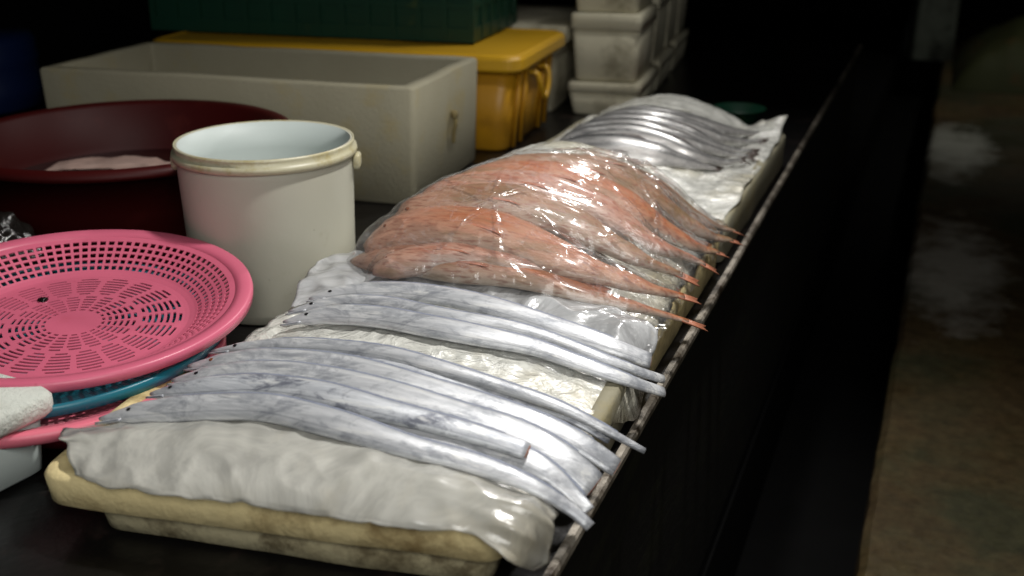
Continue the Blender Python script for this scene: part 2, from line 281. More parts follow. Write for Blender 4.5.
def loft(rings, mtx, cap0=True, cap1=True, wob=0, n=5, k=6):
    """rings of (w, d, corner radius, z) -> skin"""
    bm = bmesh.new(); loops = []
    for (w, d, r, z) in rings:
        lp = []
        for (x, y) in rr_loop(w, d, r, n, k):
            p = mtx @ Vector((x, y, z))
            if wob: p += wob*Vector(noise.noise_vector(p*9))
            lp.append(bm.verts.new(p))
        loops.append(lp)
    for a, b in zip(loops, loops[1:]):
        m = len(a)
        for i in range(m): bm.faces.new((a[i], a[(i+1) % m], b[(i+1) % m], b[i]))
    if cap0: bm.faces.new(list(reversed(loops[0])))
    if cap1: bm.faces.new(loops[-1])
    return bm
def TR(x, y, z, deg=0, tx=0, ty=0):
    return Matrix.Translation((x, y, z)) @ Matrix.Rotation(math.radians(deg), 4, 'Z') @ Matrix.Rotation(math.radians(tx), 4, 'X') @ Matrix.Rotation(math.radians(ty), 4, 'Y')
def lathe(prof, mtx, n=72, close=False):
    bm = bmesh.new(); loops = []
    for (r, z) in prof:
        loops.append([bm.verts.new(mtx @ Vector((r*math.cos(2*PI*i/n), r*math.sin(2*PI*i/n), z))) for i in range(n)] if r > 1e-5 else [bm.verts.new(mtx @ Vector((0, 0, z)))])
    for a, b in zip(loops, loops[1:] + ([loops[0]] if close else [])):
        for i in range(n):
            j = (i+1) % n
            if len(a) == 1 and len(b) == 1: continue
            if len(a) == 1: bm.faces.new((a[0], b[j], b[i]))
            elif len(b) == 1: bm.faces.new((a[i], a[j], b[0]))
            else: bm.faces.new((a[i], a[j], b[j], b[i]))
    return bm
def crom(P, n):
    """Catmull-Rom through points P, n samples, even in chord length"""
    P = [Vector(p) for p in P]; P = [2*P[0]-P[1]] + P + [2*P[-1]-P[-2]]
    dense = []
    for i in range(1, len(P)-2):
        for s in range(12):
            t = s/12; a, b, c, d = P[i-1:i+3]
            dense.append(.5*((2*b)+(c-a)*t+(2*a-5*b+4*c-d)*t*t+(3*b-a-3*c+d)*t**3))
    dense.append(P[-2])
    acc = [0]
    for a, b in zip(dense, dense[1:]): acc.append(acc[-1]+(b-a).length)
    out = []; k = 0
    for i in range(n):
        s = acc[-1]*i/(n-1)
        while k < len(acc)-2 and acc[k+1] < s: k += 1
        t = (s-acc[k])/max(1e-9, acc[k+1]-acc[k]); out.append(dense[k].lerp(dense[k+1], min(1, t)))
    return out
def lerp_prof(prof, t):
    for (a, va), (b, vb) in zip(prof, prof[1:]):
        if t <= b: 
            s = (t-a)/max(1e-9, b-a); s = s*s*(3-2*s); return va+(vb-va)*s
    return prof[-1][1]
def body_frames(pts, tilt):
    fr = []
    for i, p in enumerate(pts):
        T = (pts[min(i+1, len(pts)-1)]-pts[max(i-1, 0)]).normalized()
        S = Vector((0, 0, 1)).cross(T).normalized(); Nn = T.cross(S).normalized()
        a = math.radians(tilt); S2 = S*math.cos(a)+Nn*math.sin(a); N2 = T.cross(S2).normalized()
        fr.append((T, S2, N2))
    return fr
def tube(pts, wprof, hprof, tilt=0, m=16, asym=0):
    """elliptic body along pts; u runs head to tail, v starts on the back edge"""
    bm = bmesh.new(); uvl = bm.loops.layers.uv.new('UVMap'); n = len(pts); fr = body_frames(pts, tilt); L = []
    for i, p in enumerate(pts):
        t = i/(n-1); w = lerp_prof(wprof, t); h = lerp_prof(hprof, t); T, S, Nn = fr[i]
        L.append([bm.verts.new(p + S*(w*math.cos(2*PI*j/m)) + Nn*(h*math.sin(2*PI*j/m))) for j in range(m)])
    for i in range(n-1):
        for j in range(m):
            f = bm.faces.new((L[i][j], L[i][(j+1) % m], L[i+1][(j+1) % m], L[i+1][j]))
            for lp, (uu, vv) in zip(f.loops, ((i, j), (i, j+1), (i+1, j+1), (i+1, j))): lp[uvl].uv = (uu/(n-1), vv/m)
    for lp_, k in ((L[0], 0), (L[-1], 1)):
        f = bm.faces.new(lp_ if k else list(reversed(lp_)))
        for lp in f.loops: lp[uvl].uv = (k, .3)
    return bm, fr
def blob(center, r, scale=(1,1,1), seg=12):
    bm = bmesh.new(); bmesh.ops.create_uvsphere(bm, u_segments=seg, v_segments=seg//2+2, radius=r)
    for v in bm.verts: v.co = Vector((v.co.x*scale[0], v.co.y*scale[1], v.co.z*scale[2])) + Vector(center)
    return bm
def strip(ptsA, ptsB, th):
    """thin closed strip between two polylines"""
    bm = bmesh.new(); n = len(ptsA); rows = []
    for a, b in zip(ptsA, ptsB):
        up = Vector((0, 0, th/2)); rows.append([bm.verts.new(q) for q in (a+up, b+up*.4, b-up*.4, a-up)])
    for i in range(n-1):
        for j in range(4): bm.faces.new((rows[i][j], rows[i][(j+1) % 4], rows[i+1][(j+1) % 4], rows[i+1][j]))
    bm.faces.new(rows[0][::-1]); bm.faces.new(rows[-1]); return bm
def cable(pts, r, n=24, m=8):
    P = crom(pts, n); bm, _ = tube(P, [(0, r), (1, r)], [(0, r), (1, r)], 0, m); return bm

# ------------------------------------------------------------------ the setting
TZ = .75
bm = bmesh.new(); rows = []                                          # aisle floor, its ragged edge dropping into a gutter beside the table
for i in range(143):
    y = -1.2+14.2*i/142; e = -.035+.016*y*.5+.02*noise.noise(Vector((0, y*1.7, 3)))+.008*noise.noise(Vector((0, y*9, 3)))
    rows.append([bm.verts.new(q) for q in ((e-.02, y, -.34), (e-.006, y, -.02), (e+.012, y, 0), (3.2, y, 0), (3.2, y, -.34))])
for a, b in zip(rows, rows[1:]):
    for j in range(5): bm.faces.new((a[j], b[j], b[(j+1) % 5], a[(j+1) % 5]))
bm.faces.new(rows[0]); bm.faces.new(rows[-1][::-1])
struct(link_mesh('floor', bm, 'floor', smooth=False, origin=(0,0,0)))
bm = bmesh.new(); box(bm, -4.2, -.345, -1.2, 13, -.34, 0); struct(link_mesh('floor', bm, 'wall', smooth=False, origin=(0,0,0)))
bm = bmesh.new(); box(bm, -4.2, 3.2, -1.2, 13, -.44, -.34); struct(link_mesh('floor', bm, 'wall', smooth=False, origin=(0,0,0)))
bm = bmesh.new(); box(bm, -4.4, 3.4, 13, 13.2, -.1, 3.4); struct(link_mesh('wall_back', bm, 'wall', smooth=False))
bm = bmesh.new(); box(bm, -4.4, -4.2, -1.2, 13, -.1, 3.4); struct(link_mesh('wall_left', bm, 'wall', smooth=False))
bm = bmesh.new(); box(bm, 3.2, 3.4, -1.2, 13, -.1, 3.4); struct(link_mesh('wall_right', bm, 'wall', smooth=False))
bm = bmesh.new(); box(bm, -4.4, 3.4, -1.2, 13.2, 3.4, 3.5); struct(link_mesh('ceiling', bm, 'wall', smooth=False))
# display table
t = thing('market_table', (-1.6, 2.9, 0), 'long black wet market table with a worn metal edge', 'table')
bm = bmesh.new(); box(bm, -3.4, -.345, .3, 5.35, TZ-.04, TZ); link_mesh('tabletop', bm, 'table', t, False)
# edge strip, slightly uneven
bm = bmesh.new(); rows = []
for i in range(161):
    y = .3+5.05*i/160; w = .0015*noise.noise(Vector((0, y*3, 1))); h = .0006*noise.noise(Vector((3, y*9, 1)))
    rows.append([bm.verts.new(q) for q in ((-.344, y, TZ), (-.343+w, y, TZ+.004+h), (-.334+w, y, TZ+.004+h), (-.331+w, y, TZ-.001), (-.332+w*.5, y, TZ-.012), (-.345, y, TZ-.013))])
for a, b in zip(rows, rows[1:]):
    for j in range(6): bm.faces.new((a[j], b[j], b[(j+1) % 6], a[(j+1) % 6]))
bm.faces.new(rows[0]); bm.faces.new(rows[-1][::-1])
link_mesh('edge_strip', bm, 'lip', t, False)['label'] = 'worn speckled metal edge strip'
bm = bmesh.new(); box(bm, -.372, -.347, .32, 5.33, .06, TZ-.04); link_mesh('front_panel', bm, 'apron', t, False)
for x in (-3.3, -.45):
    for y in (.4, 2.8, 5.2):
        bm = bmesh.new(); box(bm, x-.035, x+.035, y-.035, y+.035, 0, TZ-.04); bevel(link_mesh('leg', bm, 'apron', t, False))

# far floor: tarpaulin heap and concrete post
bm = bmesh.new(); G = []
for i in range(41):
    row = []
    for j in range(31):
        u, w = i/40, j/30; x = .12+2.2*u; y = 8.6+1.8*w
        e = min(1, 5*min(u, 1-u, w*1.2, 1-w)); e = max(0, e)
        z = (.34+.12*noise.noise(Vector((x*2, y*2, 0)))+.08*abs(noise.noise(Vector((x*5, y*4, 4)))))*e**.6
        row.append(bm.verts.new((x, y, max(.004, z))))
    G.append(row)
for i in range(40):
    for j in range(30): bm.faces.new((G[i][j], G[i+1][j], G[i+1][j+1], G[i][j+1]))
bot = [bm.verts.new((x, y, .001)) for x, y in ((.12,8.6),(2.32,8.6),(2.32,10.4),(.12,10.4))]
tag(link_mesh('tarpaulin_heap', bm, 'tarp'), 'dark olive heap under a tarpaulin on the floor at the far right', 'tarpaulin')
bm = loft([(.34,.34,.03,0),(.33,.33,.03,.5),(.33,.33,.03,3.38)], TR(-.08, 10.15, 0, 12), n=3, k=3)
tag(bevel(link_mesh('concrete_post', bm, 'post', smooth=False), .01), 'pale weathered concrete post at the far end of the aisle', 'post')

# ------------------------------------------------------------------ styrofoam trays
def foam_tray(name, x, y, w, d, z0, h, rot, label, mat='foam_dirty', wall=.028, floor_t=.02, taper=.005, group='styrofoam trays along the table edge'):
    r = .03
    bm = loft([(w-2*taper-.02, d-2*taper-.02, r, 0), (w-2*taper, d-2*taper, r, .006), (w-.004, d-.004, r, h-.008), (w-.012, d-.012, r, h-.001),
               (w-2*wall+.008, d-2*wall+.008, r*.6, h), (w-2*wall, d-2*wall, r*.6, h-.008), (w-2*wall-.012, d-2*wall-.012, r*.6, floor_t)], TR(x, y, z0, rot), wob=.004, n=6, k=14)
    return tag(link_mesh(name, bm, mat), label, 'foam tray', group)
cr, sr = math.cos(math.radians(8)), math.sin(math.radians(8))
def t1(u, v): return (-.938+u*cr-v*sr, .856+u*sr+v*cr)      # front tray's own frame, origin at its front left corner
cx, cy = t1(.289, .155); foam_tray('foam_tray', cx, cy, .578, .31, .787, .048, 8, 'yellowed stained foam tray nearest the viewer, under the front hairtails')
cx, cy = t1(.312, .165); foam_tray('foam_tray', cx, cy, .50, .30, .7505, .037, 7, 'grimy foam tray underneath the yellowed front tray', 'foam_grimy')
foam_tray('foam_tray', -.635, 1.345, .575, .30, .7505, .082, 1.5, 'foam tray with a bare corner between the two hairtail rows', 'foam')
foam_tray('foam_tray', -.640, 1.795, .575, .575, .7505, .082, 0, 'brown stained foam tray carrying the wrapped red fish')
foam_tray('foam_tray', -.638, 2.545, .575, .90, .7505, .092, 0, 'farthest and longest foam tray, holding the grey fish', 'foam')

def Z1(x, y):
    u = min(1, max(0, (x+.93)/.58)); z = .838+.040*math.sin(PI*u)
    if x > -.36: z -= (x+.36)*.55
    return z
def Z2(x, y):
    u = min(1, max(0, (x+.95)/.62)); a = .03+.125*min(1, max(0, (y-1.42)/.42)); z = .845+a*math.sin(PI*u**.85)
    if x > -.34: z -= (x+.34)*.4
    return z
def Z3(x, y):
    u = min(1, max(0, (x+.93)/.56)); a = .03+.055*min(1, max(0, (y-2.2)/.5)); return .835+a*math.sin(PI*min(1, u/.9))
def mound(name, x0, x1, y0, y1, Z, drop, base, label, nx=60, ny=36, amp=.004, frame=None):
    """closed lump of crushed ice filling a tray"""
    bm = bmesh.new(); top = []; bot = []
    for i in range(nx+1):
        a = []; b = []
        for j in range(ny+1):
            u, w = i/nx, j/ny; x = x0+(x1-x0)*u; y = y0+(y1-y0)*w
            v_ = y
            if frame: x, y = frame(x, y)
            e = min(1, 14*min(u, 1-u)); f = min(1, 12*min(w, 1-w)); k = (e*f)**.5
            zt = Z(x, y)-drop
            if frame: zt = min(zt, .827+.15*v_)
            zt = zt; zt = base+.004+(zt-base-.004)*k
            zt += amp*noise.noise(Vector((x*70, y*70, 1)))*k+amp*.6*noise.noise(Vector((x*22, y*22, 5)))*k
            a.append(bm.verts.new((x, y, zt))); b.append(bm.verts.new((x, y, base)))
        top.append(a); bot.append(b)
    for i in range(nx):
        for j in range(ny):
            bm.faces.new((top[i][j], top[i+1][j], top[i+1][j+1], top[i][j+1])); bm.faces.new((bot[i][j], bot[i][j+1], bot[i+1][j+1], bot[i+1][j]))
    for i in range(nx):
        bm.faces.new((top[i][0], bot[i][0], bot[i+1][0], top[i+1][0])); bm.faces.new((top[i][ny], top[i+1][ny], bot[i+1][ny], bot[i][ny]))
    for j in range(ny):
        bm.faces.new((top[0][j], top[0][j+1], bot[0][j+1], bot[0][j])); bm.faces.new((top[nx][j], bot[nx][j], bot[nx][j+1], top[nx][j+1]))
    return tag(link_mesh(name, bm, 'ice'), label, 'ice', kind='stuff')
mound('crushed_ice', .036, .545, .034, .278, Z1, .016, .8085, 'crushed ice bed under the front hairtails and the milky bag', frame=t1)
mound('crushed_ice', -.89, -.38, 1.225, 1.47, Z1, .016, .776, 'crushed ice bed under the second row of hairtails')
mound('crushed_ice', -.89, -.385, 1.545, 2.05, Z2, .028, .776, 'crushed ice bed under the wrapped red fish', 60, 50)
mound('crushed_ice', -.88, -.39, 2.16, 2.94, Z3, .012, .776, 'crushed ice bed under the grey fish', 60, 60)

# ------------------------------------------------------------------ hairtails
HW = [(0,.10),(.03,.42),(.08,.80),(.16,1.0),(.45,.97),(.75,.66),(.93,.45),(1,.34)]
def hairtail(key, label, group, w, h, tilt=18, cut=False, endw=None, mat='silver', eye=True, face='eye', head=True):
    pts = crom(HAIRTAIL[key], 64)
    for i, p in enumerate(pts):                                      # slight natural waviness
        p.z += .0015*noise.noise(Vector((p.x*9, p.y*31, 2)))
    prof = HW if head else [(0,.6),(.1,1.0),(.6,1.0),(1,.5)]
    if cut: prof = prof[:-3]+[(.8,max(.62, (endw or .74)+.12)),(.93,(endw or .74)+.04),(.99,endw or .74),(1,(endw or .74)*.93)]
    wp = [(t_, k*w) for t_, k in prof]; hp = [(t_, max(.18, k)*h) for t_, k in prof]
    root = thing('hairtail_fish', pts[32], label, 'fish', group)
    bm, fr = tube(pts, wp, hp, tilt, 18)
    link_mesh('body', bm, mat, root)
    # dorsal fin runs along the back edge, finely notched
    A, B = [], []
    for i in range(7, 60):
        t_ = i/63; T, S, Nn = fr[i]; ww = lerp_prof(wp, t_)
        A.append(pts[i]+S*ww*.96); B.append(pts[i]+S*(ww+(.0030+.0005*(i % 2))*min(1, (i-6)/5, (62-i)/5))-Nn*.0005)
    link_mesh('dorsal_fin', strip(A, B, .0012), 'fin', root)
    if eye and head:
        T, S, Nn = fr[4]; t_ = 4/63; p = pts[4]+Nn*lerp_prof(hp, t_)*.75+S*lerp_prof(wp, t_)*.25
        link_mesh('eye', blob(p, .0042, (1, 1, .5)), face, root)
        # lower jaw, dropped a little open
        T, S, Nn = fr[1]; a = pts[3]-S*w*.34; b = pts[0]-S*w*.30-T*.004
        jb, _ = tube([a.lerp(b, q/6) for q in range(7)], [(0,.0045),(1,.0018)], [(0,.003),(1,.0015)], tilt, 8)
        link_mesh('lower_jaw', jb, mat, root)
    if cut:
        T, S, Nn = fr[-1]; q = [pts[-1]-T*.001, pts[-1]+T*.0012]
        e = prof[-1][1]; cb, _ = tube(q, [(0,e*w*.86),(1,e*w*.78)], [(0,e*h*.8),(1,e*h*.7)], tilt, 14)
        link_mesh('cut_end', cb, 'cut', root)
    return root
GF1, GF2 = 'hairtails laid across the front tray', 'hairtails laid across the second tray'
hairtail('a', 'nearest silver hairtail, full length, its dark-eyed snout over the pink basket', GF1, .0200, .0100, 28)
hairtail('b', 'blue-backed hairtail cut off short, second from the front', GF1, .0195, .0090, 26, cut=True, endw=.62, mat='silver_dull')
hairtail('d', 'hairtail tail piece lying against the nearest hairtail beside the short cut one', GF1, .0175, .0055, 22, head=False, eye=False)
hairtail('c', 'broad hairtail ending in a wide bluish cut tail, third from the front', GF1, .0250, .0085, 22, cut=True, endw=.85)
hairtail('e', 'wide pale hairtail with a round brown eye, cut square at the tail', GF1, .0240, .0088, 24, cut=True, endw=.62, face='redeye')
hairtail('f', 'thin dull hairtail tucked under the long topmost one of the front tray', GF1, .0150, .0080, 24, mat='silver_dull')
hairtail('g', 'long slim hairtail at the back of the front tray, tail reaching past the table edge', GF1, .0130, .0095, 32)
hairtail('h', 'hairtail against the cloudy bag at the back of the second tray', GF2, .0190, .0090, 26, cut=True, endw=.8)
hairtail('i', 'middle slim hairtail of the second tray, ending in a round cut tip', GF2, .0140, .0095, 30, cut=True, endw=.55, mat='silver')
hairtail('j', 'front hairtail of the second tray with a reddish pointed tail tip', GF2, .0195, .0090, 28, cut=True, endw=.5)

# ------------------------------------------------------------------ red fish
RW = [(0,.22),(.04,.58),(.10,.90),(.2,1.0),(.36,.98),(.6,.72),(.8,.40),(.93,.20),(1,.13)]
def round_fish(src, key, name, label, group, w, h, tilt, mat, finmat, eyemat, tail_len=.045, tail_w=.008, fork=.15):
    pts = crom(src[key], 48)
    wp = [(t_, k*w) for t_, k in RW]; hp = [(t_, k*h) for t_, k in RW]
    root = thing(name, pts[24], label, 'fish', group)
    bm, fr = tube(pts, wp, hp, tilt, 20); link_mesh('body', bm, mat, root)
    T, S, Nn = fr[-1]; p = pts[-1]-T*.012
    bm = bmesh.new(); top = []; n = 9                                # tail fin: fan of rays with a notch
    for lay in (1, -1):
        row0 = []; row1 = []
        for i in range(n):
            a = (i/(n-1)-.5)*2
            row0.append(bm.verts.new(p+S*a*w*.15+Nn*lay*.0016))
            row1.append(bm.verts.new(p+T*(tail_len*(1-fork*(1-abs(a)))+.001*(i % 2))+S*a*tail_w+Nn*lay*.0005-Vector((0,0,.004))))
        top.append((row0, row1))
    for (r0, r1), fl in zip(top, (0, 1)):
        for i in range(n-1): bm.faces.new((r0[i], r0[i+1], r1[i+1], r1[i]))
    (a0, a1), (b0, b1) = top
    for i in range(n-1): bm.faces.new((a1[i], a1[i+1], b1[i+1], b1[i])); bm.faces.new((a0[i], b0[i], b0[i+1], a0[i+1]))
    bm.faces.new((a0[0], a1[0], b1[0], b0[0])); bm.faces.new((a0[-1], b0[-1], b1[-1], a1[-1]))
    link_mesh('tail_fin', bm, finmat, root)
    A, B = [], []
    for i in range(14, 34):
        T, S, Nn = fr[i]; q = pts[i]+S*lerp_prof(wp, i/47)*.97; A.append(q); B.append(q+S*(.006+.001*(i % 2))*min(1, (i-13)/4, (34-i)/4)-Nn*.002)
    link_mesh('dorsal_fin', strip(A, B, .0015), finmat, root)
    A, B = [], []
    for i in range(12, 21):
        T, S, Nn = fr[i]; q = pts[i]+Nn*lerp_prof(hp, i/47)*.93-S*w*.3; A.append(q); B.append(q+T*.018-S*.001*(i-12)-Nn*.001)
    link_mesh('pectoral_fin', strip(A, B, .0016), finmat, root)
    T, S, Nn = fr[4]; q = pts[4]+Nn*lerp_prof(hp, 4/47)*.80+S*w*.22
    link_mesh('eye', blob(q, h*.22, (1, 1, .6)), eyemat, root)
    return root
RG = 'red fish heaped under the clear wrap'
def red(key, label, w, h, tilt, mat): round_fish(REDFISH, key, 'red_fish', label, RG, w*1.22, h, tilt, mat, 'redfin', 'redeye')
red('h', 'small pale pink fish at the front left of the wrapped heap', .030, .020, 10, 'redC')
red('a', 'lowest red fish of the wrapped heap, thin tail hanging nearest the second tray', .030, .022, 12, 'redA')
red('b', 'bright orange-red fish, second tail from the front in the wrapped heap', .045, .028, 18, 'redA')
red('c', 'brownish red fish with an orange tail stub, third in the wrapped heap', .046, .030, 20, 'redB')
red('d', 'red fish in the middle of the wrapped heap, fourth tail from the front', .044, .030, 20, 'redC')
red('e', 'orange-backed fish, fifth tail from the front in the wrapped heap', .044, .030, 20, 'redA')
red('f', 'olive-brown red fish at the top of the wrapped heap', .046, .030, 18, 'redB')
red('g', 'farthest red fish of the wrapped heap, next to the white liner', .038, .026, 10, 'redB')
GG = 'grey fish on the farthest tray'
def grey(key, label, w, h, tilt): round_fish(GREYFISH, key, 'grey_fish', label, GG, w, h, tilt, 'grey', 'grey_tail', 'eye', .040, .014, .4)
grey('a', 'nearest grey fish of the far tray, showing its broad pale side', .056, .020, 30)
grey('b', 'second grey fish from the front on the far tray', .036, .017, 34)
grey('c', 'third grey fish from the front, at the crest of the far row', .036, .017, 34)
grey('d', 'fourth grey fish from the front on the far tray', .036, .017, 34)
grey('e', 'second to last grey fish at the back of the far tray', .034, .016, 32)
grey('f', 'last grey fish at the back of the far tray', .034, .016, 28)

# ------------------------------------------------------------------ plastic sheets
def sheet_from(name, rows, mat, label, amp=.004, freq=16, nu=110, nv=44, thick=.0006, seed=0, cat='plastic sheet', group=None, edge=.4):
    """smooth patch through a net of points, with folded wrinkles"""
    R = [crom(r, nu) for r in rows]
    bm = bmesh.new(); G = [[None]*nu for _ in range(nv)]
    for i in range(nu):
        col = crom([r[i] for r in R], nv)
        for j in range(nv):
            p = col[j]; q = Vector((p.x*freq, p.y*freq, seed))
            rd = 1-abs(2*noise.noise(q)) ; rd = rd*rd
            w = amp*(rd-.45)+amp*.5*noise.noise(q*3.1)
            u, v = i/(nu-1), j/(nv-1); e = min(u, 1-u, v, 1-v)
            p = p+Vector((0, 0, w))
            if e < .02: p += edge*amp*Vector(noise.noise_vector(q*2.7))*2
            G[j][i] = bm.verts.new(p)
    for j in range(nv-1):
        for i in range(nu-1): bm.faces.new((G[j][i], G[j][i+1], G[j+1][i+1], G[j+1][i]))
    o = link_mesh(name, bm, mat)
    s = o.modifiers.new('solidify', 'SOLIDIFY'); s.thickness = thick
    return tag(o, label, cat, group)
SG = 'plastic sheets and bags around the fish'
sheet_from('plastic_bag', SHEET['front'], 'milky_film', 'milky plastic bag folded over the rim of the front tray', .0038, 14, 120, 60, seed=3, group=SG)
sheet_from('plastic_bag', SHEET['mid'], 'bag_film', 'cloudy bulging plastic bag between the hairtails and the red fish', .006, 13, 120, 50, seed=9, group=SG)
def height_sheet(name, x0, x1, y0, y1, H, mat, label, nx, ny, amp, freq, seed, group=SG, skew=None):
    bm = bmesh.new(); G = []
    for i in range(nx+1):
        row = []
        for j in range(ny+1):
            u, w = i/nx, j/ny; x = x0+(x1-x0)*u; y = y0+(y1-y0)*w
            x += .008*noise.noise(Vector((y*9, seed, u*2))); y += .010*noise.noise(Vector((x*8, seed+5, w*2)))
            q = Vector((x*freq, y*freq, seed)); rd = (1-abs(2*noise.noise(q)))**2
            row.append(bm.verts.new((x, y, H(x, y, u, w)+amp*(rd-.4)+amp*.5*noise.noise(q*3))))
        G.append(row)
    for i in range(nx):
        for j in range(ny): bm.faces.new((G[i][j], G[i+1][j], G[i+1][j+1], G[i][j+1]))
    o = link_mesh(name, bm, mat); s = o.modifiers.new('solidify', 'SOLIDIFY'); s.thickness = .0006
    return tag(o, label, 'plastic sheet', group)
def drop_right(x, lim, k): return max(0, x-lim)*k
def H1(x, y, u, w):
    z = Z1(x, y)-.010
    if x > -.355: z -= (x+.355)*3.2
    if x < -.90: z += .010*noise.noise(Vector((y*30, 0, 7)))+.004
    if w > .9 or w < .1: z -= .006
    return z
height_sheet('plastic_liner', -.935, -.372, .93, 1.16, H1, 'liner', 'wrinkled whitish liner beneath the front hairtails', 90, 40, .003, 22, 2)
height_sheet('plastic_liner', -.935, -.343, 1.195, 1.50, H1, 'liner', 'wrinkled whitish liner hanging over the side below the second row of hairtails', 90, 50, .003, 24, 4)
def H2u(x, y, u, w):
    z = Z2(x, y)-.016-max(0, 1.56-y)*.12
    if x > -.365: z = min(z, .848)-(x+.365)*1.2
    if x < -.90: z = max(.838, z)
    return z
height_sheet('plastic_liner', -.925, -.356, 1.50, 2.09, H2u, 'liner', 'white liner showing between the tails of the red fish', 80, 70, .003, 18, 6)
def H3u(x, y, u, w):
    z = max(.846, Z3(x, y)-.004)
    if x > -.42: z = .846+.006*math.sin(y*14)
    if x < -.86: z = .846
    if y > 2.86 and x > -.46: z += (y-2.86)*.30*min(1, (x+.46)/.08)
    return z
height_sheet('plastic_liner', -.905, -.358, 2.07, 3.0, H3u, 'liner', 'bright wet white liner under the grey fish, corner raised at the back', 80, 100, .004, 14, 8)

# clear wrap drawn over the red fish: it follows the fish below, bridging the hollows
samples = []
for k, P in REDFISH.items():
    w, h = {'a': (.030,.022), 'h': (.030,.020), 'g': (.038,.026)}.get(k, (.045,.030))
    pts = crom(P, 40)
    for i, p in enumerate(pts):
        s = lerp_prof(RW, i/39); samples.append((p.x, p.y, p.z, max(.006, w*1.2*s), max(.005, h*s)))
NX, NY = 110, 110; X0, X1, Y0, Y1 = -.925, -.335, 1.44, 2.06
Hh = [[0]*(NY+1) for _ in range(NX+1)]
for i in range(NX+1):
    for j in range(NY+1):
        x = X0+(X1-X0)*i/NX; y = Y0+(Y1-Y0)*j/NY; z = max(.838, Z2(x, y)-.03 if x < -.36 else .838)
        for (sx, sy, sz, w, h) in samples:
            dx, dy = x-sx, y-sy; d = dx*dx+dy*dy
            if d < w*w*1.2: z = max(z, sz+h*math.sqrt(max(0, 1-d/(w*w*1.2)))+.2*w*dy/w)
        Hh[i][j] = z
orig = [r[:] for r in Hh]
for it in range(10):                                                 # tension: smooth, never below the fish
    N2 = [r[:] for r in Hh]
    for i in range(1, NX):
        for j in range(1, NY):
            N2[i][j] = max(orig[i][j], (Hh[i-1][j]+Hh[i+1][j]+Hh[i][j-1]+Hh[i][j+1])/4+.0002)
    Hh = N2
bm = bmesh.new(); G = []
def crease(x, y):
    # pleats pulled from two gathered points plus finer crumple
    z = 0
    for (gx, gy, k, s) in ((-.50, 1.90, 9, 1.3), (-.40, 1.72, 8, 2.2), (-.66, 1.62, 7, .4)):
        a = math.atan2(y-gy, x-gx); r = math.hypot(x-gx, y-gy)
        z += .0075*(1-abs(math.sin(a*k*.5+s+1.2*noise.noise(Vector((x*5, y*5, k))))))**5*math.exp(-r*4.5)
    q = Vector((x*7+y*12, y*24, 11)); rd = 1-abs(2*noise.noise(q)); z += .0048*rd**8
    q = Vector((x*14+y*22, y*34-x*10, 21)); rd = 1-abs(2*noise.noise(q)); z += .0012*rd**6
    k_ = min(1, max(.35, (x+.85)/.25)); z *= k_
    return z
for i in range(0, (NX)*2+1):
    row = []
    for j in range(0, (NY)*2+1):
        fi, fj = i/2, j/2; a, b = int(min(fi, NX-1)), int(min(fj, NY-1)); s, r = fi-a, fj-b
        z = (Hh[a][b]*(1-s)+Hh[a+1][b]*s)*(1-r)+(Hh[a][b+1]*(1-s)+Hh[a+1][b+1]*s)*r
        x = X0+(X1-X0)*fi/NX; y = Y0+(Y1-Y0)*fj/NY
        row.append(bm.verts.new((x+.006*noise.noise(Vector((y*12, 3, 0))), y+.006*noise.noise(Vector((x*12, 5, 0))), z+.0035+crease(x, y))))
    G.append(row)
for i in range(NX*2):
    for j in range(NY*2): bm.faces.new((G[i][j], G[i+1][j], G[i+1][j+1], G[i][j+1]))
tag(link_mesh('clear_plastic_wrap', bm, 'clear_film'), 'clear creased plastic wrap stretched over the heap of red fish', 'plastic sheet', SG)

